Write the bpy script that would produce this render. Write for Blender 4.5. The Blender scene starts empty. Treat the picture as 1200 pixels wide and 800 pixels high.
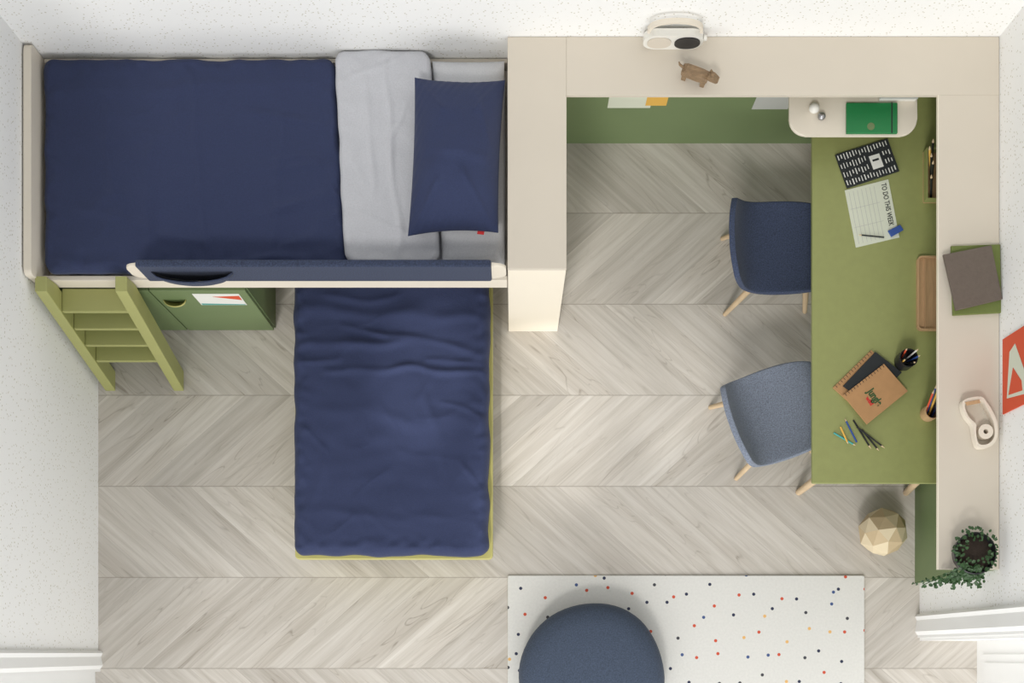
import bpy, bmesh, math, random
from mathutils import Vector, Matrix, noise
random.seed(7)
SC=bpy.context.scene; COL=SC.collection
H=6.7; F=1608.0
def S(z): return F/(H-z)
def P(px,py,z=0.0):
    s=S(z); return ((px-600)/s,(765-py)/s)
def lin(c):
    r=[]
    for v in c:
        v/=255.0
        r.append(v/12.92 if v<=0.04045 else ((v+0.055)/1.055)**2.4)
    return (*r,1.0)
# ---------------------------------------------------------------- materials
def base_mat(name):
    m=bpy.data.materials.new(name); m.use_nodes=True
    nt=m.node_tree; return m,nt,nt.nodes['Principled BSDF']
def mat(name,c,rough=0.6,var=0.05,scale=12,bump=0.05,bscale=60,metal=0.0,stretch=(1,1,1),sheen=0.0):
    m,nt,b=base_mat(name)
    tc=nt.nodes.new('ShaderNodeTexCoord'); mp=nt.nodes.new('ShaderNodeMapping')
    mp.inputs['Scale'].default_value=stretch
    nt.links.new(tc.outputs['Object'],mp.inputs['Vector'])
    n=nt.nodes.new('ShaderNodeTexNoise'); n.inputs['Scale'].default_value=scale; n.inputs['Detail'].default_value=5
    nt.links.new(mp.outputs[0],n.inputs['Vector'])
    mx=nt.nodes.new('ShaderNodeMix'); mx.data_type='RGBA'
    l=lin(c)
    mx.inputs[6].default_value=tuple(max(0,v*(1-var*2)) for v in l[:3])+(1,)
    mx.inputs[7].default_value=tuple(min(1,v*(1+var*2)) for v in l[:3])+(1,)
    nt.links.new(n.outputs['Fac'],mx.inputs[0]); nt.links.new(mx.outputs[2],b.inputs['Base Color'])
    b.inputs['Roughness'].default_value=rough; b.inputs['Metallic'].default_value=metal
    if sheen: b.inputs['Sheen Weight'].default_value=sheen
    if bump:
        n2=nt.nodes.new('ShaderNodeTexNoise'); n2.inputs['Scale'].default_value=bscale; n2.inputs['Detail'].default_value=3
        nt.links.new(mp.outputs[0],n2.inputs['Vector'])
        bp=nt.nodes.new('ShaderNodeBump'); bp.inputs['Strength'].default_value=bump; bp.inputs['Distance'].default_value=0.01
        nt.links.new(n2.outputs['Fac'],bp.inputs['Height']); nt.links.new(bp.outputs[0],b.inputs['Normal'])
    return m
def M(nt,op,a,b=None,c=None):
    n=nt.nodes.new('ShaderNodeMath'); n.operation=op
    for i,v in enumerate((a,b,c)):
        if v is None: continue
        if isinstance(v,(int,float)): n.inputs[i].default_value=v
        else: nt.links.new(v,n.inputs[i])
    return n.outputs[0]
def ramp(nt,fac,stops,interp='LINEAR'):
    r=nt.nodes.new('ShaderNodeValToRGB'); r.color_ramp.interpolation=interp
    e=r.color_ramp.elements
    while len(e)>1: e.remove(e[0])
    e[0].position=stops[0][0]; e[0].color=stops[0][1]
    for p,c in stops[1:]:
        x=e.new(p); x.color=c
    nt.links.new(fac,r.inputs[0]); return r.outputs[0]
def mixc(nt,f,a,b,mode='MIX'):
    n=nt.nodes.new('ShaderNodeMix'); n.data_type='RGBA'; n.blend_type=mode
    for i,v in ((0,f),(6,a),(7,b)):
        if isinstance(v,(int,float,tuple)): n.inputs[i].default_value=v
        else: nt.links.new(v,n.inputs[i])
    return n.outputs[2]
def floor_mat():
    m,nt,b=base_mat('chevron_oak')
    tc=nt.nodes.new('ShaderNodeTexCoord'); sp=nt.nodes.new('ShaderNodeSeparateXYZ')
    nt.links.new(tc.outputs['Object'],sp.inputs[0]); x=sp.outputs[0]; y=sp.outputs[1]
    rh=0.4444; p=0.225
    yy=M(nt,'DIVIDE',M(nt,'ADD',y,0.075),rh); r=M(nt,'FLOOR',yy); f=M(nt,'SUBTRACT',yy,r)
    par=M(nt,'SUBTRACT',r,M(nt,'MULTIPLY',M(nt,'FLOOR',M(nt,'DIVIDE',r,2.0)),2.0))
    t=M(nt,'MULTIPLY',f,rh)
    t=M(nt,'ADD',t,M(nt,'MULTIPLY',par,M(nt,'SUBTRACT',rh,M(nt,'MULTIPLY',t,2.0))))
    u=M(nt,'SUBTRACT',x,M(nt,'MULTIPLY',t,1.12)); up=M(nt,'DIVIDE',u,p); idn=M(nt,'FLOOR',up); fu=M(nt,'SUBTRACT',up,idn)
    cv=nt.nodes.new('ShaderNodeCombineXYZ'); nt.links.new(idn,cv.inputs[0]); nt.links.new(r,cv.inputs[1])
    wn=nt.nodes.new('ShaderNodeTexWhiteNoise'); wn.noise_dimensions='2D'; nt.links.new(cv.outputs[0],wn.inputs['Vector']); rnd=wn.outputs['Value']
    def gn(su,sv,detail,dist,off):
        c=nt.nodes.new('ShaderNodeCombineXYZ')
        nt.links.new(M(nt,'MULTIPLY',u,su),c.inputs[0]); nt.links.new(M(nt,'MULTIPLY',t,sv),c.inputs[1])
        nt.links.new(M(nt,'MULTIPLY',rnd,40+off),c.inputs[2])
        n=nt.nodes.new('ShaderNodeTexNoise'); n.inputs['Scale'].default_value=1; n.inputs['Detail'].default_value=detail
        n.inputs['Distortion'].default_value=dist; nt.links.new(c.outputs[0],n.inputs['Vector']); return n.outputs['Fac']
    g1=gn(32,3.0,6,0.5,0); g2=gn(6.5,1.6,2.0,0.8,7); g3=gn(6,1.6,2.5,0.6,13); g4=gn(130,8,3,0.2,21)
    c=ramp(nt,g1,[(0.3,lin((188,182,172))),(0.5,lin((201,195,186))),(0.72,lin((211,206,198)))])
    ring=M(nt,'ABSOLUTE',M(nt,'SUBTRACT',M(nt,'FRACT',M(nt,'MULTIPLY',g2,12.0)),0.5))
    vein=ramp(nt,ring,[(0.0,(1,1,1,1)),(0.10,(0,0,0,1))])
    dk=ramp(nt,g3,[(0.49,(0,0,0,1)),(0.68,(1,1,1,1))])
    fine=ramp(nt,g4,[(0.35,(0.35,0.35,0.35,1)),(0.6,(1,1,1,1))])
    vm=M(nt,'MULTIPLY',M(nt,'MULTIPLY',M(nt,'MULTIPLY',vein,M(nt,'ADD',M(nt,'MULTIPLY',dk,0.85),0.15)),fine),0.62)
    c=mixc(nt,M(nt,'MULTIPLY',dk,0.30),c,lin((166,156,143)))
    c=mixc(nt,vm,c,lin((122,112,99)))
    c=mixc(nt,M(nt,'MULTIPLY',M(nt,'SUBTRACT',1.0,fine),0.12),c,lin((130,121,109)))
    tone=ramp(nt,rnd,[(0,(0.86,0.855,0.85,1)),(1,(1.07,1.07,1.07,1))])
    c=mixc(nt,1.0,c,tone,'MULTIPLY')
    e1=ramp(nt,M(nt,'MINIMUM',fu,M(nt,'SUBTRACT',1.0,fu)),[(0.0,(1,1,1,1)),(0.010,(0,0,0,1))])
    e2=ramp(nt,M(nt,'MINIMUM',f,M(nt,'SUBTRACT',1.0,f)),[(0.0,(1,1,1,1)),(0.008,(0,0,0,1))])
    e=M(nt,'MAXIMUM',M(nt,'MULTIPLY',e1,0.35),M(nt,'MULTIPLY',e2,0.6))
    c=mixc(nt,e,c,lin((115,105,93)))
    nt.links.new(c,b.inputs['Base Color']); b.inputs['Roughness'].default_value=0.5
    return m
def wall_mat():
    m,nt,b=base_mat('speckled_wallpaper')
    tc=nt.nodes.new('ShaderNodeTexCoord')
    v=nt.nodes.new('ShaderNodeTexVoronoi'); v.inputs['Scale'].default_value=55; nt.links.new(tc.outputs['Object'],v.inputs['Vector'])
    d=ramp(nt,v.outputs['Distance'],[(0.0,(1,1,1,1)),(0.15,(1,1,1,1)),(0.21,(0,0,0,1))])
    c=mixc(nt,M(nt,'MULTIPLY',d,0.75),lin((242,242,240)),lin((178,172,148)))
    nt.links.new(c,b.inputs['Base Color']); b.inputs['Roughness'].default_value=0.8
    return m
def rug_mat():
    m,nt,b=base_mat('dotted_wool_rug')
    tc=nt.nodes.new('ShaderNodeTexCoord')
    v=nt.nodes.new('ShaderNodeTexVoronoi'); v.voronoi_dimensions='2D'; v.inputs['Scale'].default_value=9.6; v.inputs['Randomness'].default_value=0.9
    nt.links.new(tc.outputs['Object'],v.inputs['Vector'])
    d=ramp(nt,v.outputs['Distance'],[(0.0,(1,1,1,1)),(0.07,(1,1,1,1)),(0.082,(0,0,0,1))])
    sx=nt.nodes.new('ShaderNodeSeparateColor'); nt.links.new(v.outputs['Color'],sx.inputs[0])
    dc=ramp(nt,sx.outputs[0],[(0.0,lin((50,55,78))),(0.35,lin((200,84,60))),(0.55,lin((70,70,75))),(0.75,lin((222,176,110))),(0.88,lin((70,90,135)))],'CONSTANT')
    n=nt.nodes.new('ShaderNodeTexNoise'); n.inputs['Scale'].default_value=90; nt.links.new(tc.outputs['Object'],n.inputs['Vector'])
    basec=ramp(nt,n.outputs['Fac'],[(0.3,lin((211,210,205))),(0.7,lin((217,216,211)))])
    nt.links.new(mixc(nt,d,basec,dc),b.inputs['Base Color']); b.inputs['Roughness'].default_value=0.95
    bp=nt.nodes.new('ShaderNodeBump'); bp.inputs['Strength'].default_value=0.1; bp.inputs['Distance'].default_value=0.003
    nt.links.new(n.outputs['Fac'],bp.inputs['Height']); nt.links.new(bp.outputs[0],b.inputs['Normal'])
    return m
def fabric_mat(name,c,k=0.25,scale=260,rough=0.95,bst=0.3):
    m,nt,b=base_mat(name)
    tc=nt.nodes.new('ShaderNodeTexCoord')
    n=nt.nodes.new('ShaderNodeTexNoise'); n.inputs['Scale'].default_value=scale; n.inputs['Detail'].default_value=2
    nt.links.new(tc.outputs['Object'],n.inputs['Vector'])
    l=lin(c)
    c1=ramp(nt,n.outputs['Fac'],[(0.3,tuple(v*(1-k) for v in l[:3])+(1,)),(0.7,tuple(min(1,v*(1+k)) for v in l[:3])+(1,))])
    nt.links.new(c1,b.inputs['Base Color']); b.inputs['Roughness'].default_value=rough
    b.inputs['Sheen Weight'].default_value=0.06
    bp=nt.nodes.new('ShaderNodeBump'); bp.inputs['Strength'].default_value=bst; bp.inputs['Distance'].default_value=0.004
    nt.links.new(n.outputs['Fac'],bp.inputs['Height']); nt.links.new(bp.outputs[0],b.inputs['Normal'])
    return m
FLOOR=floor_mat(); WALL=wall_mat(); RUG=rug_mat()
NAVY=fabric_mat('navy_cotton',(46,55,87),0.08,180,bst=.2)
NAVYFELT=fabric_mat('navy_felt',(50,59,82),0.4,200)
CHAIR1=fabric_mat('navy_wool',(60,70,94),0.36,220)
CHAIR2=fabric_mat('sunlit_wool',(124,132,147),0.32,220)  # chair cloth with the sunlight on it put into a paler colour
POUFM=fabric_mat('slate_blue_felt',(64,75,93),0.28,200,bst=.35)
GREYC=fabric_mat('pale_grey_cotton',(190,191,196),0.05,180)
WHITEC=fabric_mat('white_cotton',(204,205,208),0.05,180)
CREAM=mat('cream_lacquer',(209,200,185),0.5,0.02,3,0.02,200)
CREAM2=mat('light_cream',(227,218,202),0.5,0.02,3,0.02,200)
BCREAM=mat('bright_cream',(240,231,213),0.5,0.01,3,0.02,200)
GREEN=mat('moss_green_board',(108,126,84),0.55,0.03,4,0.02,200)
OLIVE=mat('olive_desk',(144,149,92),0.5,0.04,30,0.03,300)
OLIVEL=mat('olive_ladder',(162,163,102),0.5,0.04,8,0.03,200)
YOLIVE=mat('yellow_olive_lacquer',(186,180,110),0.5,0.03,8,0.02,200)
WOOD=mat('beech_wood',(206,182,148),0.5,0.1,8,0.05,40,stretch=(8,8,1))
WOODD=mat('carved_walnut',(136,112,84),0.6,0.35,26,0.3,60,stretch=(1,4,8))
TRAYW=mat('ash_tray_wood',(190,155,116),0.5,0.12,12,0.05,60,stretch=(10,1,1))
WHITE=mat('white_paint',(240,240,238),0.5,0.01,5,0.01,100)
WHITEP=mat('white_plastic',(228,226,218),0.35,0.01,5,0)
BLACK=mat('black_plastic',(28,28,30),0.4,0.05,8,0)
PAPER=mat('paper',(226,226,220),0.8,0.01,8,0)
PAPERG=mat('pale_green_paper',(210,214,196),0.8,0.01,8,0)
PAPERGR=mat('grey_paper',(180,182,176),0.8,0.02,8,0)
RED=mat('red_orange_print',(212,82,48),0.7,0.03,8,0)
YEL=mat('yellow_print',(224,176,80),0.7,0.03,8,0)
BLUE=mat('blue_print',(48,80,150),0.6,0.03,8,0)
TEAL=mat('teal_lacquer',(70,160,155),0.4,0.03,8,0)
EMER=mat('emerald_cover',(28,122,66),0.45,0.05,8,0.02)
KRAFT=mat('kraft_cover',(176,134,90),0.7,0.06,30,0.04,120)
TAUPE=mat('taupe_cloth_cover',(104,93,84),0.85,0.08,80,0.2,300)
OLIVEC=mat('olive_cloth_cover',(108,120,62),0.8,0.06,60,0.1,300)
INK=mat('dark_ink',(36,40,42),0.8,0.02,8,0)
LEAF=mat('leaf_green',(44,76,36),0.5,0.25,30,0.05)
SOIL=mat('soil',(46,36,28),0.95,0.2,60,0.4)
REDL=mat('red_label',(200,40,40),0.6,0.02,8,0)
METAL=mat('brushed_steel',(170,170,172),0.35,0.03,20,0,metal=0.9)
PAPIER=mat('cream_facets',(210,195,164),0.7,0.05,10,0)
PAPIER2=mat('sand_facets',(188,168,134),0.7,0.08,10,0)
DG=mat('emblem_green',(52,84,46),0.8,0.02,8,0)
# ---------------------------------------------------------------- helpers
def finish(name,bm,mats,parent=None,smooth=False,label=None,cat=None,kind=None,group=None,auto=None):
    me=bpy.data.meshes.new(name)
    bmesh.ops.recalc_face_normals(bm,faces=bm.faces) if not getattr(finish,'norecalc',False) else None
    vs=[v.co for v in bm.verts]
    mn=Vector((min(v.x for v in vs),min(v.y for v in vs),min(v.z for v in vs)))
    mx=Vector((max(v.x for v in vs),max(v.y for v in vs),max(v.z for v in vs)))
    c=Vector(((mn.x+mx.x)/2,(mn.y+mx.y)/2,mn.z))
    if name in('floor',) or name.startswith('wall'): c=Vector((0,0,0))
    for v in bm.verts: v.co-=c
    bm.to_mesh(me); bm.free()
    if not isinstance(mats,(list,tuple)): mats=[mats]
    for m in mats: me.materials.append(m)
    if smooth:
        for p in me.polygons: p.use_smooth=True
    o=bpy.data.objects.new(name,me); COL.objects.link(o); o.location=c
    if smooth=='auto' or auto:
        try: me.set_sharp_from_angle(angle=math.radians(auto or 35))
        except Exception: pass
    tag(o,parent,label,cat,kind,group)
    return o
def tag(o,parent=None,label=None,cat=None,kind=None,group=None):
    if parent is not None:
        o.parent=parent; o.matrix_parent_inverse=Matrix.Translation(-parent.location)
    if label: o['label']=label
    if cat: o['category']=cat
    if kind: o['kind']=kind
    if group: o['group']=group
def empty(name,loc,label,cat,group=None):
    e=bpy.data.objects.new(name,None); e.empty_display_size=0.1; COL.objects.link(e); e.location=loc
    tag(e,None,label,cat,None,group); return e
def box(name,x0,x1,y0,y1,z0,z1,m,bev=0.0,parent=None,**k):
    bm=bmesh.new(); bmesh.ops.create_cube(bm,size=1)
    for v in bm.verts:
        v.co=Vector(((x0+x1)/2+v.co.x*(x1-x0),(y0+y1)/2+v.co.y*(y1-y0),(z0+z1)/2+v.co.z*(z1-z0)))
    if bev: bmesh.ops.bevel(bm,geom=list(bm.edges),offset=bev,segments=2,profile=0.5,affect='EDGES')
    return finish(name,bm,m,parent,**k)
def prism(name,pts,a0,a1,m,bev=0.0,parent=None,fn=None,seg=2,**k):
    fn=fn or (lambda p,q,a:(p,q,a))
    bm=bmesh.new()
    b=[bm.verts.new(fn(p[0],p[1],a0)) for p in pts]; t=[bm.verts.new(fn(p[0],p[1],a1)) for p in pts]
    n=len(pts); bot=bm.faces.new(b[::-1]); top=bm.faces.new(t)
    for i in range(n): bm.faces.new((b[i],b[(i+1)%n],t[(i+1)%n],t[i]))
    if bev:
        es=list(set(list(bot.edges)+list(top.edges)))
        bmesh.ops.bevel(bm,geom=es,offset=bev,segments=seg,profile=0.5,affect='EDGES')
    return finish(name,bm,m,parent,**k)
def rrect(x0,x1,y0,y1,r,n=6,corners=(1,1,1,1)):
    pts=[]
    for i,(cx,cy,a) in enumerate(((x1-r,y1-r,0),(x0+r,y1-r,90),(x0+r,y0+r,180),(x1-r,y0+r,270))):
        if corners[i]:
            for j in range(n+1):
                t=math.radians(a+90*j/n); pts.append((cx+r*math.cos(t),cy+r*math.sin(t)))
        else:
            sx=1 if i in(0,3) else -1; sy=1 if i<2 else -1
            pts.append((cx+r*sx,cy+r*sy))
    return pts
def ringwall(bm,outer,inner,z0,z1,fn=None):
    fn=fn or (lambda p,q,a:(p,q,a)); n=len(outer)
    V=[[bm.verts.new(fn(p[0],p[1],z)) for p in pts] for pts,z in((outer,z0),(outer,z1),(inner,z1),(inner,z0))]
    for a,b in zip(V,V[1:]+V[:1]):
        for i in range(n): bm.faces.new((a[i],a[(i+1)%n],b[(i+1)%n],b[i]))
def tube(name,pts,rad,m,parent=None,seg=12,bm_in=None,**k):
    bm=bm_in or bmesh.new(); pts=[Vector(p) for p in pts]
    if isinstance(rad,(int,float)): rad=[rad]*len(pts)
    rings=[]
    for i,p in enumerate(pts):
        d=(pts[min(i+1,len(pts)-1)]-pts[max(i-1,0)]).normalized()
        a=Vector((0,0,1)) if abs(d.z)<0.9 else Vector((1,0,0))
        u=d.cross(a).normalized(); w=d.cross(u)
        rings.append([bm.verts.new(p+(u*math.cos(2*math.pi*j/seg)+w*math.sin(2*math.pi*j/seg))*rad[i]) for j in range(seg)])
    for a,b in zip(rings,rings[1:]):
        for j in range(seg): bm.faces.new((a[j],a[(j+1)%seg],b[(j+1)%seg],b[j]))
    bm.faces.new(rings[0][::-1]); bm.faces.new(rings[-1])
    if bm_in: return None
    return finish(name,bm,m,parent,smooth=True,auto=50,**k)
def lathe(name,prof,cx,cy,m,parent=None,seg=32,sx=1,sy=1,wob=0,**k):
    bm=bmesh.new(); rings=[]
    for r,z in prof:
        if r<1e-6: rings.append([bm.verts.new((cx,cy,z))]); continue
        ring=[]
        for j in range(seg):
            t=2*math.pi*j/seg; w=1+wob*noise.noise(Vector((math.cos(t)*1.2,math.sin(t)*1.2,z*2)))
            ring.append(bm.verts.new((cx+r*w*sx*math.cos(t),cy+r*w*sy*math.sin(t),z)))
        rings.append(ring)
    for a,b in zip(rings,rings[1:]):
        if len(a)==1 and len(b)==1: continue
        for j in range(seg):
            j2=(j+1)%seg
            if len(a)==1: bm.faces.new((a[0],b[j2],b[j]))
            elif len(b)==1: bm.faces.new((a[j],a[j2],b[0]))
            else: bm.faces.new((a[j],a[j2],b[j2],b[j]))
    return finish(name,bm,m,parent,smooth=True,auto=45,**k)
def lerp2(q,u,v):
    a=Vector(q[0]).lerp(Vector(q[1]),u); b=Vector(q[3]).lerp(Vector(q[2]),u); return a.lerp(b,v)
def samples(L,n,edge):
    ex=[0,0.08,0.2,0.38,0.62,0.85]
    s=[e*edge/L for e in ex]; mid=[edge/L+(1-2*edge/L)*i/n for i in range(n+1)]
    return s+mid+[1-x for x in s[::-1]]
def segd(p,a,b):
    ab=b-a; t=max(0,min(1,(p-a).dot(ab)/ab.dot(ab))); return (p-(a+ab*t)).length,t
def cloth(name,q,z,m,edge=0.04,drop=0.05,amp=0.006,freq=3,creases=(),seed=0,wav=0.008,nx=90,ny=60,thick=0.012,aniso=(1,1),ripple=0.0,micro=0.0,**k):
    q=[Vector(p) for p in q]
    W=(q[1]-q[0]).length; D=(q[3]-q[0]).length
    us=samples(W,nx,edge); vs=samples(D,ny,edge); bm=bmesh.new(); g=[]
    sd=Vector((seed*7.3,seed*3.1,seed))
    for v in vs:
        row=[]
        for u in us:
            p=lerp2(q,u,v); P3=Vector((p.x*aniso[0],p.y*aniso[1],0))
            du=min(u,1-u)*W; dv=min(v,1-v)*D
            fade=max(0,1-min(du,dv)/0.12)
            off=Vector((noise.noise(P3*9+sd),noise.noise(P3*9+sd+Vector((5,5,5)))))*wav*fade
            # soften the corners in plan
            cr=0.05
            if du<cr and dv<cr:
                a=cr-du; b=cr-dv; L2=math.hypot(a,b)
                if L2>1e-6:
                    mx_=max(a,b); sc=mx_/L2
                    ux=(q[1]-q[0]).normalized()*(1 if u<.5 else -1); uy=(q[3]-q[0]).normalized()*(1 if v<.5 else -1)
                    off=off+ux*(a-a*sc)+uy*(b-b*sc)
            p2=p+off
            fu=max(0,1-du/edge); fv=max(0,1-dv/edge); f=min(1,max(fu,fv))
            zz=z-drop*(1-math.sqrt(max(0,1-f*f)))
            h=noise.noise(P3*freq+sd)*amp+noise.noise(P3*freq*2.7+sd)*amp*0.45
            if micro:
                nn=noise.noise(Vector((p.x*4,p.y*7,seed+3.3))+Vector((noise.noise(P3*3),noise.noise(P3*3+sd),0)))
                h+=micro*math.exp(-(nn/0.10)**2)*(0.4+noise.noise(P3*2.3+sd))
                h+=micro*0.7*noise.noise(Vector((p.x*9,p.y*16,seed*2)))
            pd=p+Vector((noise.noise(P3*5+sd),noise.noise(P3*5-sd)))*0.035
            for a,b,w,am in creases:
                d,t=segd(pd,Vector(a),Vector(b)); en=math.sin(math.pi*min(1,max(0,t)))**0.5
                h+=am*math.exp(-(d/w)**2)*(0.35+0.65*en)*(0.8+0.6*noise.noise(P3*7+sd))
            if ripple:
                ev=max(0,1-min(du,dv)/0.10)
                h+=ripple*ev*noise.noise(Vector((p.x*22,p.y*22,seed)))
            row.append(bm.verts.new((p2.x,p2.y,zz+h*(1-0.6*f))))
        g.append(row)
    for a,b in zip(g,g[1:]):
        for i in range(len(us)-1): bm.faces.new((a[i],a[i+1],b[i+1],b[i]))
    bmesh.ops.recalc_face_normals(bm,faces=bm.faces)
    bm.faces.ensure_lookup_table()
    if bm.faces[len(bm.faces)//2].normal.z<0: bmesh.ops.reverse_faces(bm,faces=bm.faces)
    finish.norecalc=True
    o=finish(name,bm,m,smooth=True,**k)
    finish.norecalc=False
    s=o.modifiers.new('thickness','SOLIDIFY'); s.thickness=thick; s.offset=-1
    return o
def pillow(name,q,zb,t,m,n=36,pinch=0.05,seed=0,parent=None,wr=0.004,power=4,ex=0.55,creases=(),**k):
    bm=bmesh.new(); q=[Vector(p) for p in q]; top=[];bot=[]
    for j in range(n+1):
        rt=[];rb=[]
        for i in range(n+1):
            U=math.sin((i/n*2-1)*math.pi/2); V=math.sin((j/n*2-1)*math.pi/2)
            uu=U*(1-pinch*(1-V*V)); vv=V*(1-pinch*(1-U*U))
            p=lerp2(q,(uu+1)/2,(vv+1)/2)
            h=max(0,(1-abs(U)**power)*(1-abs(V)**power))**ex
            w=noise.noise(Vector((p.x*9,p.y*9,seed)))*wr+abs(noise.noise(Vector((p.x*5+9,p.y*5,seed))))*wr*1.5
            # seam puckers running inwards from the border
            e_=1-max(abs(U),abs(V)); w+=wr*0.9*math.exp(-e_/0.12)*math.sin((U-V)*34+seed)
            for a,b,wd,am in creases:
                d,tt=segd(p,Vector(a),Vector(b)); w+=am*math.exp(-(d/wd)**2)
            zt=zb+t*0.3
            border=i in(0,n) or j in(0,n)
            vt=bm.verts.new((p.x,p.y,zt+h*(t*0.7+w)))
            vb=vt if border else bm.verts.new((p.x,p.y,zt-h*t*0.3))
            rt.append(vt); rb.append(vb)
        top.append(rt);bot.append(rb)
    for j in range(n):
        for i in range(n):
            bm.faces.new((top[j][i],top[j][i+1],top[j+1][i+1],top[j+1][i]))
            f=[bot[j][i],bot[j+1][i],bot[j+1][i+1],bot[j][i+1]]
            if len(set(f))==4:
                try: bm.faces.new(f)
                except ValueError: pass
    return finish(name,bm,m,parent,smooth=True,**k)
def text(name,body,size,loc,rot,m,parent=None,extr=0.0003,sx=1.0,off=0.0006):
    c=bpy.data.curves.new(name,'FONT'); c.body=body; c.size=size; c.extrude=extr; c.align_x='CENTER'; c.align_y='CENTER'
    c.offset=off
    t=bpy.data.objects.new('tmp',c); COL.objects.link(t); bpy.context.view_layer.update()
    me=bpy.data.meshes.new_from_object(t.evaluated_get(bpy.context.evaluated_depsgraph_get()))
    bpy.data.objects.remove(t)
    me.transform(Matrix.Translation(loc)@Matrix.Rotation(rot,4,'Z')@Matrix.Diagonal((sx,1,1,1)))
    bm=bmesh.new(); bm.from_mesh(me); me.materials.clear()
    return finish(name,bm,m,parent)
def ccw(pts):
    area=sum(pts[i][0]*pts[(i+1)%len(pts)][1]-pts[(i+1)%len(pts)][0]*pts[i][1] for i in range(len(pts)))
    return pts[::-1] if area<0 else pts
def quadslab(name,pxs,z0,th,m,parent=None,bev=0.0,**k):
    return prism(name,ccw([P(x,y,z0+th) for x,y in pxs]),z0,z0+th,m,bev,parent,**k)
# ---------------------------------------------------------------- structure
XL,XR,YB=-2.02,1.99,2.516
box('floor',-2.6,2.9,-1.6,YB+0.1,-0.06,0,FLOOR,kind='structure')
box('wall_back',XL-0.1,XR+0.1,YB,YB+0.1,0,2.7,WALL,kind='structure')
box('wall_left',XL-0.1,XL,0.0125,YB,0,2.7,WALL,kind='structure')
box('wall_right',XR,XR+0.1,0.16,YB,0,2.7,WALL,kind='structure')
def casing(name,xw,dirx,y0,y1):
    steps=[(0,0.012),(0.012,0.022),(0.03,0.014),(y1-y0-0.03,0.022),(y1-y0-0.012,0.010),(y1-y0,0.010)]
    pts=[(xw-dirx*0.0,y1)]
    for d,pr in steps:
        pts.append((xw+dirx*pr,y1-d))
    pts.append((xw,y0))
    return prism(name,pts,0,2.7,WHITE,kind='structure')
casing('trim_1',XR+0.0,-1,0.075,0.19)
box('trim_2',XR+0.0005,XR+0.28,0.06,0.16-0.001,0,2.7,WHITE,kind='structure')
casing('trim_3',XL,1,-0.09,0.0125)
dr=box('door_1',2.27,2.31,-1.0,0.0595,0,2.1,WHITE,kind='structure')
box('door_panel',2.262,2.2698,-0.9,-0.005,0.10,0.95,WHITE,0.003,parent=dr)
box('door_panel',2.256,2.2618,-0.86,-0.045,0.14,0.91,WHITE,0.002,parent=dr)
box('door_2',XL-0.06,XL-0.015,-1.4,-0.0905,0,2.7,WHITE,kind='structure')
# ---------------------------------------------------------------- loft bed
bed=empty('loft_bed',(-1.0,2.04,0),'cream loft bed with upholstered guard rail against the wall','bed')
fy=1.57
prism('headboard',rrect(1.56,2.512,0.80,1.05,0.025,5,(1,1,0,0)),-2.012,-1.980,CREAM2,0.002,bed,fn=lambda p,q,a:(a,p,q))
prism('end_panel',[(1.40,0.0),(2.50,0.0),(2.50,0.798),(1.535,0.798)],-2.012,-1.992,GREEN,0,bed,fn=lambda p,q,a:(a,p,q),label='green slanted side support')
box('side_rail',-1.979,-0.020,fy,fy+0.022,0.80,0.912,CREAM2,0.003,bed)
box('side_rail',-1.979,-0.020,2.494,2.512,0.80,0.90,CREAM2,0.003,bed)
box('bed_base',-1.979,-0.020,fy+0.023,2.493,0.80,0.825,CREAM,0.0,bed)
gx0,gx1=-1.575,-0.024
prism('guard_rail',rrect(gx0,gx1,0.955,1.140,0.05,8),1.568,1.582,CREAM2,0.004,bed,fn=lambda p,q,a:(p,a,q))
prism('rail_cover',rrect(gx0+0.05,gx1-0.06,0.935,1.158,0.012,3),1.560,1.590,NAVYFELT,0.008,bed,fn=lambda p,q,a:(p,a,q),label='navy felt padded cover',seg=3)
def pouch():
    bm=bmesh.new(); cx=-1.31; R=0.165; zt=1.09; hh=0.145; n=24; mr=8; rows=[]
    for j in range(mr+1):
        r=j/mr; row=[]
        for i in range(n+1):
            a=math.pi+math.pi*i/n
            X=cx+R*r*math.cos(a); Z=zt+hh*r*math.sin(a)
            bul=0.038*math.sqrt(max(0,1-r*r))
            row.append(bm.verts.new((X,1.557-0.004*(1-r)-bul,Z)))
        rows.append(row)
    for a,b in zip(rows,rows[1:]):
        for i in range(n):
            try: bm.faces.new((a[i],a[i+1],b[i+1],b[i]))
            except ValueError: pass
    bmesh.ops.remove_doubles(bm,verts=bm.verts,dist=0.0004)
    o=finish('storage_pocket',bm,NAVYFELT,bed,smooth=True)
    s=o.modifiers.new('t','SOLIDIFY'); s.thickness=0.005; s.offset=0
pouch()
prism('mattress',rrect(-1.935,-0.03,1.615,2.46,0.04),0.826,0.925,GREYC,0.02,smooth='auto',label='pale grey mattress with fitted sheet on the loft bed',cat='mattress',seg=3)
L=lambda px,py,z=0.95:P(px,py,z)
cloth('duvet',[(-1.966,1.596),L(409,320),L(394,68),(-1.966,L(50,68)[1])],0.957,NAVY,0.03,0.035,0.007,2.4,
  creases=[(L(60,110),L(390,95),0.03,0.009),(L(80,240),L(240,290),0.02,0.009),(L(270,130),L(400,150),0.018,0.009),(L(180,180),L(170,320),0.025,0.010),(L(300,250),L(395,230),0.02,0.010),
   (L(120,100),L(135,230),0.02,0.007),(L(230,90),L(238,300),0.015,0.008),(L(330,80),L(322,310),0.02,0.007),(L(60,300),L(160,318),0.015,0.011),(L(250,310),L(380,300),0.015,0.011)],
  seed=1,ripple=0.014,wav=0.009,micro=0.006,nx=140,ny=80,label='smooth navy cotton duvet spread on the loft bed',cat='duvet')
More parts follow.
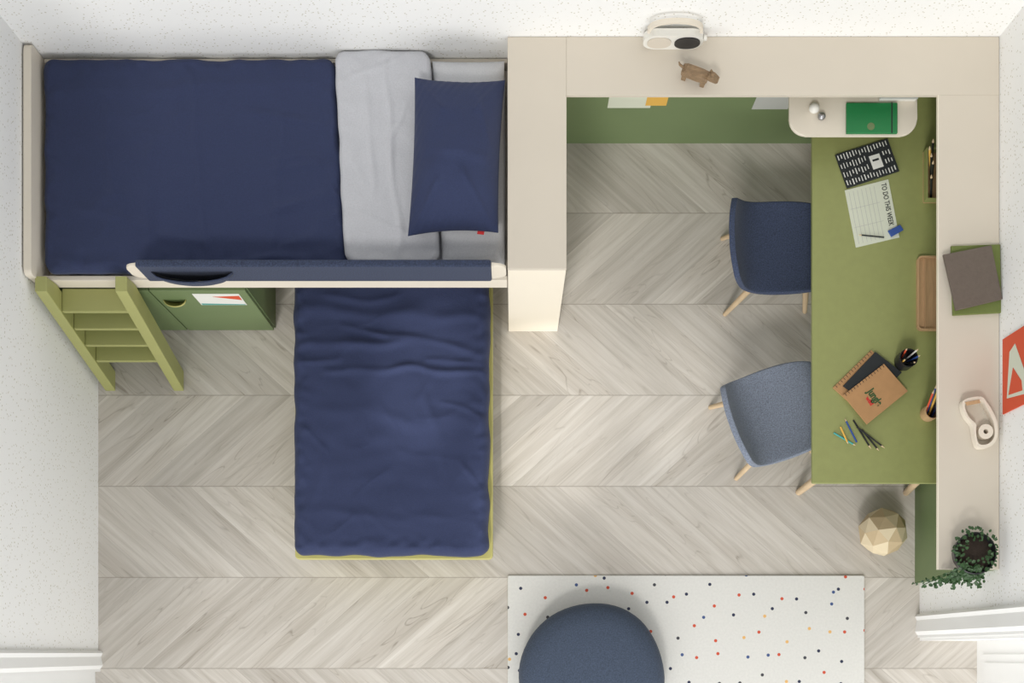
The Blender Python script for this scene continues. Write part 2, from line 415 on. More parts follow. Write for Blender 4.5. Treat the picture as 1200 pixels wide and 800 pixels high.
cloth('folded_sheet',[L(404,309,.97),L(516,309,.97),L(504,60,.97),L(392,60,.97)],0.990,GREYC,0.02,0.022,0.007,4,
  creases=[(L(450,70),L(470,305),0.012,0.012),(L(430,90),L(438,230),0.015,0.010),(L(480,120),L(455,180),0.01,0.009),(L(410,250),L(500,285),0.012,0.009),(L(405,100),L(480,70),0.01,0.009)],
  seed=2,ripple=0.007,wav=0.006,nx=40,ny=80,thick=0.008,micro=0.006,label='pale grey top sheet folded over the navy duvet',cat='sheet')
pillow('pillow',[L(518,308,.97),L(591,308,.97),L(591,69,.97),L(506,69,.97)],0.927,0.070,WHITEC,pinch=0.012,seed=3,label='white cotton pillow beneath the navy cushion',cat='pillow',wr=0.006)
pw=empty('cushion',(*L(535,185,1.02),1.01),'navy cotton cushion with a small red tag','cushion')
pillow('cushion_cover',[L(478,277,1.06),L(584,273,1.06),L(592,94,1.06),L(486,91,1.06)],1.008,0.18,NAVY,n=72,pinch=0.05,seed=5,parent=pw,wr=0.014,power=2.2,ex=0.6,
  creases=[(L(492,100,1.06),L(520,140,1.06),.010,.014),(L(584,102,1.06),L(558,140,1.06),.010,.014),(L(577,266,1.06),L(543,212,1.06),.010,.014),(L(485,270,1.06),L(514,222,1.06),.010,.014),(L(500,185,1.06),L(570,195,1.06),.02,.009),(L(560,120,1.06),L(575,180,1.06),.012,.008)])
quadslab('cushion_tag',[(560,268),(568,269),(567,275),(559,274)],1.056,0.002,REDL,pw)
# ---------------------------------------------------------------- ladder
lad=empty('ladder',(-1.79,1.45,0),'olive green wooden bunk ladder leaning on the loft bed','ladder')
def ladrail(x0,x1):
    pts=[(1.280,0.0),(1.375,0.0),(1.567,0.86),(1.567,0.99),(1.505,0.99)]
    prism('rail',pts,x0,x1,OLIVEL,0.004,lad,fn=lambda p,q,a:(a,p,q))
ladrail(-1.986,-1.936); ladrail(-1.652,-1.602)
for z in (0.80,0.64,0.48,0.32):
    yc=1.318+z*0.230
    box('tread',-1.9355,-1.6525,yc-0.035,yc+0.065,z-0.028,z,OLIVEL,0.004,lad)
# ---------------------------------------------------------------- under bed cabinet
cab=empty('storage_cabinet',(-1.56,1.8,0),'moss green low cabinet standing under the loft bed','cabinet')
box('body',-1.985,-1.154,1.587,2.2,0.0,0.76,GREEN,0.002,cab)
box('door',-1.975,-1.580,1.571,1.5865,0.02,0.75,GREEN,0.002,cab)
box('door',-1.574,-1.158,1.571,1.5865,0.02,0.75,GREEN,0.002,cab)
bm=bmesh.new(); rows=[]
for j in range(7):
    r=j/6; row=[]
    for i in range(17):
        a=math.pi+math.pi*i/16
        row.append(bm.verts.new((-1.50+0.05*r*math.cos(a),1.5705-0.030*math.sqrt(max(0,1-r*r)),0.60+0.05*r*math.sin(a))))
    rows.append(row)
for a,b in zip(rows,rows[1:]):
    for i in range(16): bm.faces.new((a[i],a[i+1],b[i+1],b[i]))
bmesh.ops.remove_doubles(bm,verts=bm.verts,dist=0.0003)
hd=finish('handle',bm,YOLIVE,cab,smooth=True,label='olive curved cup pull'); s_=hd.modifiers.new('t','SOLIDIFY'); s_.thickness=.004; s_.offset=0
dr1=empty('drawing',(-1.29,1.57,0.5),"child's drawing on white paper taped to the green cabinet",'drawing')
FX=lambda p,q,a:(p,a,q)
prism('sheet',[(-1.40,0.51),(-1.195,0.51),(-1.195,0.70),(-1.40,0.70)],1.5692,1.5705,PAPER,0,dr1,fn=FX)
prism('red_shape',[(-1.32,0.655),(-1.20,0.60),(-1.20,0.67)],1.5684,1.5691,RED,0,dr1,fn=FX)
prism('blue_shape',[(-1.395,0.515),(-1.2,0.515),(-1.2,0.525),(-1.395,0.54)],1.5684,1.5691,TEAL,0,dr1,fn=FX)
# ---------------------------------------------------------------- trundle bed
tr=empty('trundle_bed',(-0.56,1.4,0),'low yellow-green pull-out bed beneath the loft bed','bed')
tx0,tx1=-1.020,-0.090
box('bed_base',tx0+0.02,tx1-0.02,0.46,2.43,0.06,0.20,YOLIVE,0.003,tr)
prism('frame_tray',rrect(tx0,tx1,0.441,2.45,0.02,4),0.2005,0.25,YOLIVE,0.004,tr)
for x in(tx0+0.08,tx1-0.08):
    for y in(0.52,2.38): lathe('wheel',[(0,0),(0.025,0.0),(0.03,0.01),(0.03,0.05),(0.02,0.0599),(0,0.0599)],x,y,BLACK,tr,seg=16)
prism('mattress',rrect(tx0+0.05,tx1-0.05,0.50,2.41,0.04),0.2505,0.330,GREYC,0.02,smooth='auto',label='pale mattress on the low pull-out bed',cat='mattress',seg=3)
T=lambda px,py,z=0.37:P(px,py,z)
cloth('duvet',[T(343,650),T(573,650),(T(574.5,0)[0],2.40),(T(341.5,0)[0],2.40)],0.366,NAVY,0.04,0.065,0.009,2.8,
  creases=[(T(350,362),T(570,372),0.028,0.014),(T(350,402),T(500,400),0.022,0.014),(T(380,432),T(572,434),0.016,0.015),
   (T(430,388),T(560,410),0.014,0.010),(T(350,425),T(400,418),0.012,0.009),(T(350,475),T(560,500),0.03,0.007),(T(500,460),T(520,560),0.022,0.007),(T(380,520),T(360,620),0.022,0.007),
   (T(355,600),T(570,610),0.022,0.006),(T(520,475),T(570,490),0.012,0.009),(T(352,500),T(385,530),0.012,0.009),(T(540,540),T(570,590),0.012,0.008),(T(380,350),T(470,347),.016,.010),
   (T(400,380),T(450,392),.012,.008),(T(500,422),T(570,420),.010,.008)],
  seed=4,ripple=0.018,wav=0.009,micro=0.005,nx=90,ny=190,label='padded navy cotton duvet on the low pull-out bed',cat='duvet')
# ---------------------------------------------------------------- storage column & shelf units
colm=empty('storage_column',(0.10,2.04,0),'tall cream storage column between bed and desk','cabinet')
box('body',-0.017,0.222,1.570,2.514,0,1.0775,BCREAM,0.002,colm)  # lit front put into the colour, a brighter cream than the top board
box('top_board',-0.018,0.2225,1.567,2.5145,1.078,1.10,CREAM,0.002,colm)
bk=empty('wall_shelf',(1.1,2.40,0),'long cream shelf with moss green back panel along the wall','shelf')
box('top_board',0.2227,1.988,2.276,2.5145,1.078,1.10,CREAM,0.0008,bk)
box('back_panel',0.2235,1.965,2.4875,2.514,0,1.0775,GREEN,0,bk,label='moss green back panel')
sd=empty('wall_shelf',(1.87,1.3,0),'cream shelf over the desk with moss green back panel','shelf')
box('top_board',1.742,1.988,0.3415,2.2758,1.078,1.10,CREAM,0.0008,sd)
box('back_panel',1.967,1.9885,0.3415,2.487,0,1.0775,GREEN,0,sd,label='moss green back panel')
box('edge_strip',1.7385,1.7418,0.3415,2.2758,1.078,1.10,BCREAM,0,sd,label='bright cream edge band')
def sheet(name,x0,x1,z0,z1,m,label):
    return prism(name,[(x0,z0),(x1,z0),(x1,z1),(x0,z1)],2.4858,2.487,m,fn=FX,label=label,cat='paper')
sheet('paper_note',0.435,0.63,0.44,0.62,PAPERG,'pale green paper pinned to the green panel')
sheet('paper_note',0.605,0.70,0.47,0.62,YEL,'small orange paper pinned to the green panel').location.y-=0.0015
sheet('paper_note',1.095,1.26,0.425,0.60,PAPERGR,'grey paper pinned to the green panel')
# ---------------------------------------------------------------- desk
dk=empty('desk',(1.63,1.6,0),'long olive green desk with splayed beech legs','desk')
prism('desktop',rrect(1.302,1.9655,0.736,2.4845,0.008,3),0.725,0.75,OLIVE,0.002,dk)
for (fx,fyy,tx,ty) in ((1.40,0.785,1.46,0.86),(1.925,0.783,1.87,0.86),(1.50,2.43,1.50,2.36),(1.925,2.43,1.87,2.36)):
    tube('leg',[(fx,fyy,0.0),(tx,ty,0.7245)],[0.016,0.024],WOOD,dk,label='tapered beech leg')
x0,_=P(925,0,.95); x1,_=P(1075,0,.95)
prism('small_shelf',rrect(x0,x1,2.168,2.4855,0.07,8,(0,0,1,1)),0.93,0.95,CREAM2,0.004,label='cream rounded shelf fixed above the desk',cat='shelf')
nb=empty('notebook',(1.5,2.25,.951),'emerald green notebook lying on the cream rounded shelf','notebook')
box('cover',1.398,1.612,2.172,2.30,0.951,0.966,EMER,0.003,nb)
box('elastic_band',1.585,1.590,2.1715,2.3005,0.9655,0.9668,INK,0,nb)
prism('cover_emblem',[(1.50+0.016*math.cos(t*.524),2.20+0.016*math.sin(t*.524)) for t in range(12)],0.9662,0.9666,GREEN,0,nb)
for i,(a,b) in enumerate((((954,127)),((963,136)))):
    x,y=P(a,b,.97)
    r=0.022-0.005*i
    lathe('decorative_ball',[(r*math.sin(math.pi*j/12) if 0<j<12 else 0,0.9505+r-r*math.cos(math.pi*j/12)) for j in range(13)],x,y,WHITEP if i==0 else METAL,seg=24,label=('small white ball ornament on the rounded shelf','small silver ball ornament on the rounded shelf')[i],cat='ornament',group='ball ornaments on the small shelf')
bx=empty('small_box',(1.62,2.36,.951),'flat white box on the small shelf','box')
box('body',1.535,1.690,2.310,2.42,0.951,0.975,WHITEP,0.003,bx); box('lid',1.533,1.692,2.308,2.422,0.9755,0.988,PAPERGR,0.003,bx)
# ---------------------------------------------------------------- chairs
def chair(x,y,rot,m,label):
    e=empty('chair',(0,0,0),label,'chair','upholstered chairs at the desk')
    prof=[(.215,.430),(.19,.447),(.10,.445),(.02,.440),(-.06,.438),(-.115,.448),(-.160,.470),(-.195,.51),(-.220,.555),(-.242,.61),(-.258,.665)]
    wid=[.175,.198,.205,.207,.208,.208,.206,.203,.199,.192,.174]
    def surf(v,u):
        n=len(prof)-1; t=v*n; i=min(int(t),n-1); f=t-i
        px=prof[i][0]*(1-f)+prof[i+1][0]*f; pz=prof[i][1]*(1-f)+prof[i+1][1]*f; w=wid[i]*(1-f)+wid[i+1]*f
        back=max(0,min(1,(v-.35)/.5)); back=back*back*(3-2*back); seat=1-back
        px+= 0.022*back*abs(u)**2.4; pz+=0.03*seat*abs(u)**2.5*min(1,v/.25) - 0.025*back*abs(u)**5
        return Vector((px,w*u,pz))
    NV=50
    G=[[surf(j/NV,-1+2*i/28) for i in range(29)] for j in range(NV+1)]
    for it in range(60):
        G=[G[0]]+[[(G[j-1][i]+G[j+1][i]+G[j][i]*2)/4 for i in range(29)] for j in range(1,NV)]+[G[NV]]
    for nm,j0,j1 in(('seat',0,42),('backrest',42,50)) if False else (('seat',0,25),('backrest',25,50)):
        bm=bmesh.new(); g=[[bm.verts.new(G[j][i]) for i in range(29)] for j in range(j0,j1+1)]
        for a,b in zip(g,g[1:]):
            for i in range(28): bm.faces.new((a[i],a[i+1],b[i+1],b[i]))
        bmesh.ops.recalc_face_normals(bm,faces=bm.faces)
        bm.faces.ensure_lookup_table(); fmid=bm.faces[14]
        if (fmid.normal.z<0 if nm=='seat' else (fmid.normal.x+fmid.normal.z)<0): bmesh.ops.reverse_faces(bm,faces=bm.faces)
        finish.norecalc=True; o=finish(nm,bm,m,e,smooth=True); finish.norecalc=False
        nr=j1-j0
        vg=o.vertex_groups.new(name='rim'); idx=[]
        for r in range(nr+1):
            for i in range(29):
                if (i in(0,28)) or (nm=='seat' and r==0) or (nm=='backrest' and r==nr): idx.append(r*29+i)
        vg.add(idx,1.0,'REPLACE')
        s=o.modifiers.new('t','SOLIDIFY'); s.thickness=0.026; s.offset=-1
        bv=o.modifiers.new('b','BEVEL'); bv.width=0.008; bv.segments=3; bv.limit_method='VGROUP'; bv.vertex_group='rim'
        # rounded rim normals only at real edges: the seam keeps the surface normal
        o.data.set_sharp_from_angle(angle=math.radians(60))
        em=o.modifiers.new('n','EDGE_SPLIT'); em.split_angle=math.radians(55)
    for fx,fyy,tx,ty in ((-.205,.185,-.10,.12),(-.205,-.185,-.10,-.12),(.195,.185,.11,.12),(.185,-.185,.11,-.12)):
        tube('leg',[(fx,fyy,0),(tx,ty,.400)],[0.011,0.018],WOOD,e,label='tapered beech leg')
    e.location=(x,y,0); e.rotation_euler=(0,0,rot); return e
chair(1.238,1.845,math.radians(2),CHAIR1,'navy wool upholstered chair with beech legs tucked at the desk')
chair(1.224,1.095,math.radians(20),CHAIR2,'wool upholstered chair painted in a sunlit grey-blue with beech legs turned from the desk')
# ---------------------------------------------------------------- rug, pouf, ball
prism('rug',rrect(P(595,0,0.01)[0],P(1013,0,.01)[0],-0.9,P(0,674,.01)[1],0.008,3),0.0005,0.012,RUG,0.003,label='cream wool rug scattered with small coloured dots',cat='rug')
px,py=P(695,794,0.12)
lathe('pouf',[(0,.0125),(.30,.0125),(.335,.04),(.350,.085),(.352,.12),(.340,.155),(.31,.182),(.25,.198),(.14,.205),(0,.206)],px,py,POUFM,seg=64,wob=0.05,label='round slate-blue felt pouf on the dotted rug',cat='pouf')
bm=bmesh.new(); bmesh.ops.create_icosphere(bm,subdivisions=1,radius=0.121)
ic=[v.co.normalized() for v in bm.verts]; tri=[[v.index for v in f.verts] for f in bm.faces]; bm.free()
bm=bmesh.new(); R=0.121
cent=[(ic[a]+ic[b]+ic[c]).normalized()*R*0.985 for a,b,c in tri]
rot=Matrix.Rotation(0.5,4,'X')@Matrix.Rotation(0.45,4,'Z')
cvs=[bm.verts.new(rot@c) for c in cent]
for vi,nv in enumerate(ic):
    fs=[i for i,t in enumerate(tri) if vi in t]
    ax=nv.orthogonal().normalized(); ay=nv.cross(ax)
    fs.sort(key=lambda i:math.atan2(cent[i].dot(ay),cent[i].dot(ax)))
    apex=bm.verts.new(rot@(nv*R*0.93))
    for a,b in zip(fs,fs[1:]+fs[:1]):
        f=bm.faces.new((cvs[a],cvs[b],apex)); f.material_index=random.choice((0,0,1))
bx_,by_=P(1035,623,0.12)
mnz=min(v.co.z for v in bm.verts); bm.transform(Matrix.Translation((bx_,by_,-mnz)))
finish('geometric_ball',bm,[PAPIER,PAPIER2],label='cream wooden faceted geometric ball on the floor',cat='ornament')
# ---------------------------------------------------------------- desk items
ZD=0.7505
pn=empty('notebook',(*P(1017,192,ZD),ZD),'black notebook with white graphic line pattern on the desk','notebook')
quadslab('cover',[(979,181),(1040,162),(1054,200),(993,220)],ZD,0.012,INK,pn,0.001)
def map4(c,u,v):
    a=Vector(c[0]).lerp(Vector(c[1]),u); b=Vector(c[3]).lerp(Vector(c[2]),u); return a.lerp(b,v)
cc=[P(*p,ZD+0.012) for p in((979,181),(1040,162),(1054,200),(993,220))]
bm=bmesh.new()
zt=ZD+0.0123
for r in range(4):
    for i in range(17):
        if 9<=i<=13 and r in(1,2): continue
        u0=(i+0.35)/17.5; u1=u0+0.012+0.010*random.random(); v0=r/4+0.03+0.05*random.random(); v1=(r+1)/4-0.02-0.07*random.random()
        vs=[bm.verts.new((*map4(cc,a,b),zt)) for a,b in((u0,v0),(u1,v0),(u1,v1),(u0,v1))]; bm.faces.new(vs)
finish('cover_pattern',bm,PAPER,pn,label='white dashes')
pp=[map4(cc,a,b) for a,b in((.56,.34),(.76,.34),(.76,.74),(.56,.74))]
prism('title_label',[tuple(p) for p in pp],zt,zt+0.0004,PAPER,0,pn)
pl=[map4(cc,a,b) for a,b in((.60,.46),(.72,.46),(.72,.52),(.60,.52))]
prism('title_line',[tuple(p) for p in pl],zt+.0005,zt+0.0007,INK,0,pn)
pg=empty('planner_sheet',(*P(1022,250,ZD),ZD),'pale green weekly planner pad printed TO DO THIS WEEK','paper')
pq=[(990,223),(1041,210),(1054,278),(1003,290)]
quadslab('page',pq,ZD,0.002,PAPERG,pg)
cc=[P(*p,ZD+0.002) for p in pq]
bm=bmesh.new()
for i in range(7):
    u=0.08+i*0.095
    vs=[bm.verts.new((*map4(cc,a,b),ZD+0.0024)) for a,b in((u,.05),(u+.009,.05),(u+.009,.95),(u,.95))]; bm.faces.new(vs)
for v in (0.34,0.66):
    vs=[bm.verts.new((*map4(cc,a,b),ZD+0.0024)) for a,b in((.05,v),(.72,v),(.72,v+.006),(.05,v+.006))]; bm.faces.new(vs)
finish('ruled_lines',bm,PAPERGR,pg)
c_=map4(cc,.87,.41); d=Vector(cc[2])-Vector(cc[1]); ang=math.atan2(d.y,d.x)
text('printed_title','TO DO THIS WEEK',0.031,(c_.x,c_.y,ZD+0.0026),ang,INK,pg,sx=0.70,off=0.0003)
quadslab('eraser',[(1041,270),(1055,263),(1059,269),(1045,277)],ZD+0.0025,0.012,BLUE,None,0.002,label='small blue eraser on the planner sheet',cat='eraser')
def rod(a,b,m,r=0.0038,label='',group=None):
    e=empty('pencil',a,label,'pencil',group)
    d=(b-a); t=a+d*0.88
    tube('barrel',[a,t],[r,r],m,e,seg=6)
    tube('tip',[t+d*0.0005,b],[r,r*0.12],WOOD,e,seg=6,label='sharpened wooden tip')
    return e
def pencil(p0,p1,m,z=ZD,r=0.0038,label='slim pencil lying on the desk',group='loose pencils on the desk'):
    a=Vector((*P(*p0,z+r),z+r)); b=Vector((*P(*p1,z+r),z+r))
    return rod(a,b,m,r,label,group)
pencil((1036,278),(1006,275),INK,z=ZD+0.003,r=0.003,label='thin black pencil lying on the planner sheet')
pencil((977,507),(1003,522),TEAL,label='teal pencil lying on the desk')
pencil((1004,518),(990,490),BLUE,label='blue pencil lying on the desk')
pencil((1000,492),(1021,526),BLACK,label='black pencil lying on the desk',z=ZD)
pencil((1004,500),(1037,525),BLACK,label='black pencil lying on the desk',z=ZD+0.008)
pencil((1010,503),(1030,528),BLACK,label='black pencil lying on the desk',z=ZD)
pencil((985,500),(994,520),YEL,label='orange pencil lying on the desk',z=ZD+0.008)
def spiral(c,par,z):
    a=Vector(c[0]); b=Vector(c[1])
    bm=bmesh.new()
    for i in range(14):
        p=a.lerp(b,(i+.5)/14); dd=(b-a).normalized()
        pts=[Vector((p.x,p.y,z+0.004))+Vector((-dd.y*math.cos(t)*0.006,dd.x*math.cos(t)*0.006,math.sin(t)*0.006)) for t in [k*math.pi/4 for k in range(9)]]
        tube('s',pts,0.0009,METAL,seg=5,bm_in=bm)
    finish('spiral_binding',bm,INK,par,smooth=True)
n1=empty('notebook',(*P(1018,440,ZD),ZD),'kraft spiral notebook at the bottom of the stack','notebook',)
q1=[(976,454),(1021,410),(1052,438),(1007,482)]
quadslab('cover',q1,ZD,0.008,KRAFT,n1,0.001); spiral([P(978,455,ZD),P(1021,412,ZD)],n1,ZD+0.003)
n2=empty('notebook',(*P(1025,440,ZD),ZD+.0085),'slim black notebook between two kraft notebooks','notebook')
quadslab('cover',[(988,452),(1026,412),(1057,436),(1020,476)],ZD+0.0085,0.008,INK,n2,0.001)
n3=empty('notebook',(*P(1025,462,ZD),ZD+.017),'kraft spiral notebook with green printed emblem on the stack','notebook')
q3=[(988,463),(1036,426),(1064,458),(1016,497)]
quadslab('cover',q3,ZD+0.017,0.008,KRAFT,n3,0.001); spiral([P(989,464,ZD+.02),P(1036,428,ZD+.02)],n3,ZD+0.020)
ce=P(1023,467,ZD+.026); an=math.radians(-55)
nx_,ny_=-math.sin(an),math.cos(an)
text('printed_lettering','Jungle',0.046,(ce[0]+nx_*.010,ce[1]+ny_*.010,ZD+0.0258),an,DG,n3,sx=0.72,off=.0018)
text('printed_lettering','wild',0.024,(ce[0]-nx_*.018,ce[1]-ny_*.018,ZD+0.0258),an,REDL,n3,sx=1.0,off=.001)
ty=empty('tray',(1.81,1.555,ZD),'long light wooden pen tray on the desk','tray')
prism('tray_base',rrect(1.752,1.862,1.395,1.716,0.02,5),ZD,ZD+0.006,TRAYW,0,ty)
bm=bmesh.new()
ringwall(bm,rrect(1.752,1.862,1.395,1.716,0.02,5),rrect(1.759,1.855,1.402,1.709,0.014,5),ZD+.0061,ZD+.022)
finish('tray_rim',bm,TRAYW,ty)
box('divider',1.785,1.789,1.404,1.707,ZD+.0062,ZD+.016,TRAYW,0.001,ty)
def cup(x,y,r,h,m,label,name='pencil_cup'):
    return lathe(name,[(0,ZD),(r*0.92,ZD),(r,ZD+h*0.1),(r,ZD+h),(r-.004,ZD+h),(r-.004,ZD+.006),(0,ZD+.006)],x,y,m,label=label,cat='cup',seg=28)
cx,cy=P(1065,419,ZD+.09); cup(cx,cy,0.04,0.09,BLACK,'round black pencil cup on the desk')
for i,(dx,dy,m_) in enumerate(((-.015,.02,RED),(.018,.018,WHITEP),(-.02,-.012,YEL),(.01,-.02,BLACK),(.024,0,BLUE))):
    rod(Vector((cx+dx*.7,cy+dy*.7,ZD+.011)),Vector((cx+dx*1.45,cy+dy*1.45,ZD+.14)),m_,label='coloured pencil standing in the black cup',group='pencils in the black cup')
cx,cy=P(1094,481,ZD+.09); cup(cx,cy,0.034,0.085,TRAYW,'small wooden pencil cup on the desk')
for i,(dx,m_) in enumerate(((-.022,RED),(-.011,BLUE),(0,YEL),(.011,BLACK),(.022,BLUE))):
    rod(Vector((cx+dx*.8,cy-0.012,ZD+.011)),Vector((cx+dx-.006,cy+.07+.012*((i*2)%3),ZD+.19)),m_,r=.0045,label='coloured pencil standing in the wooden cup',group='pencils in the wooden cup')
og=empty('desk_organizer',(1.81,2.06,ZD),'slim olive desk organizer box standing under the shelf','organizer')
box('organizer_base',1.782,1.852,1.95,2.17,ZD,ZD+.008,TRAYW,0,og)
for a in((1.782,1.786,1.95,2.17),(1.848,1.852,1.95,2.17),(1.7865,1.8475,1.95,1.954),(1.7865,1.8475,2.166,2.17)):
    box('organizer_wall',a[0],a[1],a[2],a[3],ZD+.0085,ZD+.06,OLIVE,0.001,og)
for i,(y,m_) in enumerate(((2.04,BLACK),(2.07,BLACK),(2.10,YEL),(2.13,BLACK),(1.98,BLACK))):
    rod(Vector((1.812,y-.02,ZD+.014)),Vector((1.775-.008*(i%3),y+.035,ZD+.17)),m_,r=0.0055,label='dark pencil standing in the olive organizer',group='pencils in the organizer')
# ---------------------------------------------------------------- shelf-top items
ZS=1.1005
cl=empty('toy_headset',(1.045,2.485,ZS),'white toy viewer headset with black lens and strap loop','toy')
ax0,_=P(754,0,1.17); ax1,_=P(824,0,1.17)
prism('headset_body',rrect(ax0,ax1,ZS,ZS+.125,0.055,10),2.462,2.492,WHITEP,0.010,cl,fn=FX,seg=4)
prism('lens_plate',rrect(ax1-.115,ax1-.012,ZS+.014,ZS+.112,0.045,8),2.457,2.4618,BLACK,0.001,cl,fn=FX,label='black lens plate')
prism('side_plate',rrect(ax0+.016,ax0+.112,ZS+.018,ZS+.108,0.040,8),2.458,2.4618,CREAM,0.001,cl,fn=FX,label='cream side plate')
n=20; outer=[];inner=[]
for i in range(n+1):
    a=math.pi*i/n; xm=(ax0+ax1)/2; hw=(ax1-ax0)/2-.01
    outer.append((xm+hw*math.cos(a),ZS+.126+.095*math.sin(a)**.7)); inner.append((xm+(hw-.012)*math.cos(a),ZS+.126+.083*math.sin(a)**.7))
prism('strap',outer+inner[::-1],2.470,2.490,CREAM2,0,cl,fn=FX,label='cream strap loop')
tube('knob',[(ax1+.0005,2.478,ZS+.07),(ax1+.014,2.478,ZS+.07)],[0.012,0.012],WHITEP,cl)
wx,wy=P(816,92,1.12)
wa=empty('wooden_animal',(wx,wy,ZS),'small carved wooden dog figure on the cream shelf','figurine')
ca,sa=math.cos(-0.35),math.sin(-0.35)
AF=lambda p,q,a:(wx+p*ca-a*sa,wy+p*sa+a*ca,ZS+q)
prism('body',[(-.064,.042),(-.04,.036),(0,.040),(.03,.036),(.046,.05),(.046,.078),(.02,.084),(-.02,.080),(-.05,.084),(-.066,.070)],-.020,.020,WOODD,0.003,wa,fn=AF,seg=1)
prism('head',[(.040,.070),(.056,.066),(.082,.062),(.088,.074),(.078,.084),(.066,.100),(.050,.104),(.040,.092)],-.014,.014,WOODD,0.002,wa,fn=AF,seg=1)
for px0 in(-.058,.022):
    for a0 in(-.019,.006):
        prism('leg',[(px0,0),(px0+.018,0),(px0+.020,.044),(px0-.002,.044)],a0,a0+.013,WOODD,0.002,wa,fn=AF)
for s_ in(-.014,.006):
    prism('ear',[(.042,.100),(.056,.100),(.046,.118)],s_,s_+.008,WOODD,0,wa,fn=AF)
tube('tail',[AF(-.064,.076,0),AF(-.080,.088,0),AF(-.086,.106,0)],[.006,.005,.003],WOODD,wa)
b1=empty('book',(*P(1145,328,ZS),ZS),'olive green cloth book beneath a taupe book','book')
quadslab('cover',[(1115,288),(1172,286),(1174,366),(1117,369)],ZS,0.016,OLIVEC,b1,0.002)
b2=empty('book',(*P(1138,325,ZS),ZS+.017),'taupe woven cloth book on top of the olive book','book')
quadslab('cover',[(1106,298),(1162,287),(1175,350),(1121,363)],ZS+.017,0.020,TAUPE,b2,0.002)
td=empty('tape_dispenser',(*P(1150,495,ZS),ZS),'cream tape dispenser holding a roll on the cream shelf','tape dispenser')
pq=[(1127,473),(1133,467),(1149,465),(1156,472),(1163,483),(1168,496),(1168,512),(1163,521),(1155,525),(1146,524),(1142,514),(1139,498),(1131,487)]
outer=[Vector(p) for p in ccw([P(x,y,ZS+.04) for x,y in pq])]
def resamp(pts,k=4):
    n=len(pts); r=[]
    for i in range(n):
        p0,p1,p2,p3=pts[i-1],pts[i],pts[(i+1)%n],pts[(i+2)%n]
        for j in range(k):
            t=j/k; r.append(0.5*((2*p1)+(p2-p0)*t+(2*p0-5*p1+4*p2-p3)*t*t+(3*p1-p0-3*p2+p3)*t**3))
    return r
outer=resamp(outer); cen=sum(outer,Vector((0,0)))/len(outer)
inner=[cen+(p-cen)*(1-0.014/max(.035,(p-cen).length)) for p in outer]
bm=bmesh.new(); ringwall(bm,outer,inner,ZS+.0065,ZS+.048); finish('dispenser_shell',bm,CREAM2,td,smooth=True,auto=40)
prism('dispenser_base',[tuple(p) for p in outer],ZS,ZS+.006,CREAM,0,td,label='tan inner floor')
rc=P(1154,506,ZS+.03)
lathe('tape_roll',[(.010,ZS+.0065),(.030,ZS+.0065),(.030,ZS+.044),(.010,ZS+.044),(.010,ZS+.0065)],rc[0],rc[1],CREAM2,td,seg=28,label='cream tape roll')
quadslab('cutter',[(1131,471),(1148,468),(1149,472),(1133,475)],ZS+.0485,0.004,TRAYW,td)
px_,py_=P(1143,648,1.19)
pt=empty('potted_plant',(px_,py_,ZS),'trailing green plant in a round black pot on the shelf','plant')
lathe('pot',[(0,ZS),(.05,ZS),(.076,ZS+.03),(.086,ZS+.09),(.081,ZS+.093),(.075,ZS+.07),(0,ZS+.07)],px_,py_,BLACK,pt)
lathe('soil',[(.0,ZS+.0705),(.073,ZS+.0705),(.055,ZS+.078),(0,ZS+.082)],px_,py_,SOIL,pt)
bm=bmesh.new()
def leaf(p,d,size,nrm):
    d=d.normalized(); s=d.cross(nrm).normalized(); n=s.cross(d)
    c=[p, p+d*.3*size+s*.38*size+n*.06*size, p+d*.75*size+s*.28*size, p+d*size-n*.12*size, p+d*.75*size-s*.28*size, p+d*.3*size-s*.38*size+n*.06*size]
    m_=p+d*.5*size-n*.04*size
    vs=[bm.verts.new(q) for q in c]; mv=bm.verts.new(m_)
    for i in range(6): bm.faces.new((vs[i],vs[(i+1)%6],mv))
def rv(a): return Vector((random.uniform(-a,a),random.uniform(-a,a),random.uniform(-a,a)))
stems=[]
for k in range(130):
    a=random.uniform(0,2*math.pi); r=.088*random.uniform(.15,1)**.5
    p=Vector((px_+r*math.cos(a),py_+.012+r*math.sin(a),ZS+.09+random.uniform(0,.03)))
    leaf(p,Vector((math.cos(a),math.sin(a),.1))+rv(.6),random.uniform(.010,.020),(Vector((0,0,1))+rv(.5)).normalized())
for k in range(12):
    x=px_-.18+.026*k+random.uniform(-.01,.01)
    st=Vector((px_+random.uniform(-.05,.02),py_-.05,ZS+.10)); mid=Vector(((x+st.x)/2,.318,ZS+.045)); en=Vector((x,.300+random.uniform(-.02,.005),ZS-random.uniform(.03,.20)))
    stems.append((st,mid,en))
    for t in range(24):
        f=(t+1)/24; p=st.lerp(mid,f*2) if f<.5 else mid.lerp(en,f*2-1)
        if p.y>.335 and p.z<ZS+.02: p.z=ZS+.03
        leaf(p+rv(.010),Vector((random.uniform(-1,1),-.5,random.uniform(-.4,.4))),random.uniform(.011,.022),(Vector((0,-.6,1))+rv(.5)).normalized())
fo=finish('foliage',bm,LEAF,pt,smooth=True,kind='stuff')
bm=bmesh.new()
for s_ in stems: tube('s',[s_[0],s_[1],s_[2]],0.0018,LEAF,seg=5,bm_in=bm)
finish('stem',bm,LEAF,pt,kind='stuff')
po=empty('wall_poster',(1.985,1.11,1.15),'red-orange abstract poster with pale shape on the speckled wall','poster')
FY=lambda p,q,a:(a,p,q)
prism('poster_sheet',[(.965,1.15),(1.268,1.15),(1.268,1.56),(.965,1.56)],1.984,1.989,RED,0,po,fn=FY)
prism('pale_shape',[(1.02,1.20),(1.20,1.23),(1.22,1.29),(1.08,1.40),(1.0,1.42)],1.983,1.9838,PAPERG,0,po,fn=FY)
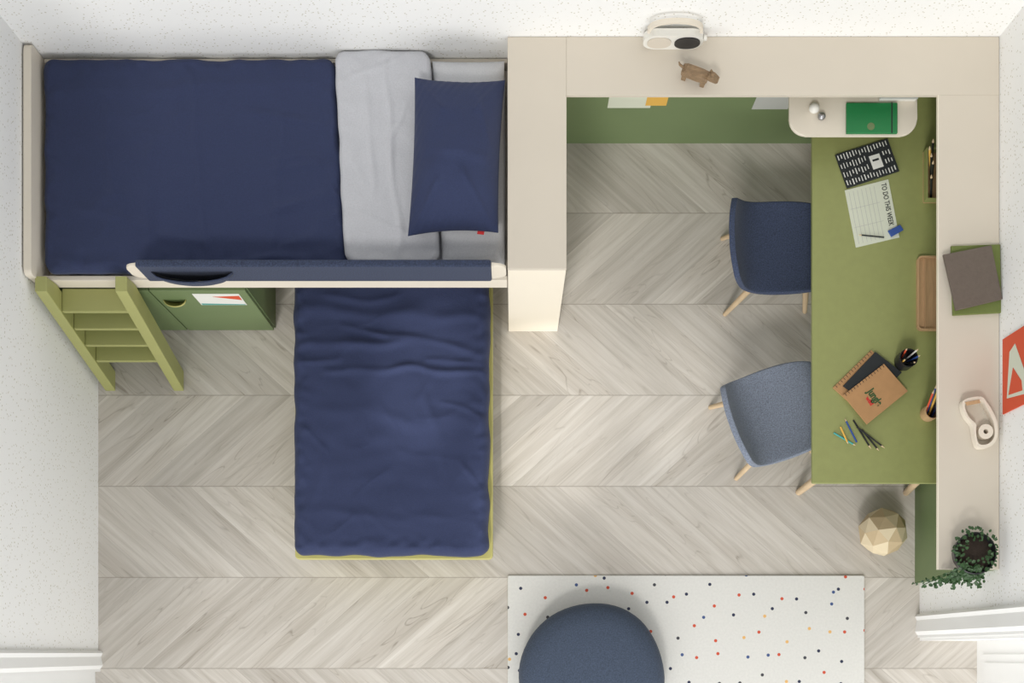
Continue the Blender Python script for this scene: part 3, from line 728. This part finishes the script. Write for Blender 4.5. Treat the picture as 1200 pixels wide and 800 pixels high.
prism('red_wedge',[(1.03,1.22),(1.13,1.27),(1.06,1.36),(1.02,1.37)],1.982,1.9828,RED,0,po,fn=FY)
# ---------------------------------------------------------------- light & camera
w=bpy.data.worlds.new('soft_sky'); SC.world=w; w.use_nodes=True
bg=w.node_tree.nodes['Background']; bg.inputs[0].default_value=(0.98,0.99,1.0,1); bg.inputs[1].default_value=0.63
sun=bpy.data.lights.new('sun','SUN'); sun.energy=0.95; sun.angle=math.radians(10); sun.color=(1,0.975,0.94)
so=bpy.data.objects.new('sun',sun); COL.objects.link(so); so.rotation_euler=Vector((-0.22,-0.75,1.0)).to_track_quat('Z','Y').to_euler(); so.location=(-2,-4,6)
ar=bpy.data.lights.new('window_light','AREA'); ar.shape='RECTANGLE'; ar.size=3.8; ar.size_y=2.2; ar.energy=120; ar.color=(1,0.995,0.985)
ao=bpy.data.objects.new('window_light',ar); COL.objects.link(ao); ao.location=(0.3,-3.2,1.9); ao.rotation_euler=(Vector((0.3,-3.2,1.9))-Vector((0.0,1.2,0.7))).to_track_quat('Z','Y').to_euler()
def spot(name,loc,tgt,e,ang,blend,size):
    l=bpy.data.lights.new(name,'SPOT'); l.energy=e; l.spot_size=math.radians(ang); l.spot_blend=blend; l.shadow_soft_size=size; l.color=(1,0.98,0.95)
    o=bpy.data.objects.new(name,l); COL.objects.link(o); o.location=loc; o.rotation_euler=(Vector(loc)-Vector(tgt)).to_track_quat('Z','Y').to_euler()
spot('added_sun_patch_spot',(-0.6,-3.2,3.6),(0.22,1.2,0),620,9,0.9,0.05)  # unseen spots added to lay sun patches on the floor and low duvet
spot('added_sun_patch_spot',(-0.2,-3.0,3.4),(0.78,1.3,0),420,6,0.9,0.05)
spot('added_sun_patch_spot',(-1.4,-3.0,3.4),(-0.40,1.35,0.3),700,6,0.9,0.05)
cam=bpy.data.cameras.new('camera'); cam.sensor_width=36; cam.lens=F/1200*36; cam.shift_y=365/1200; cam.clip_end=50
co=bpy.data.objects.new('camera',cam); COL.objects.link(co); co.location=(0,0,H); co.rotation_euler=(0,0,0); SC.camera=co
try: SC.view_settings.view_transform='Standard'
except Exception: pass
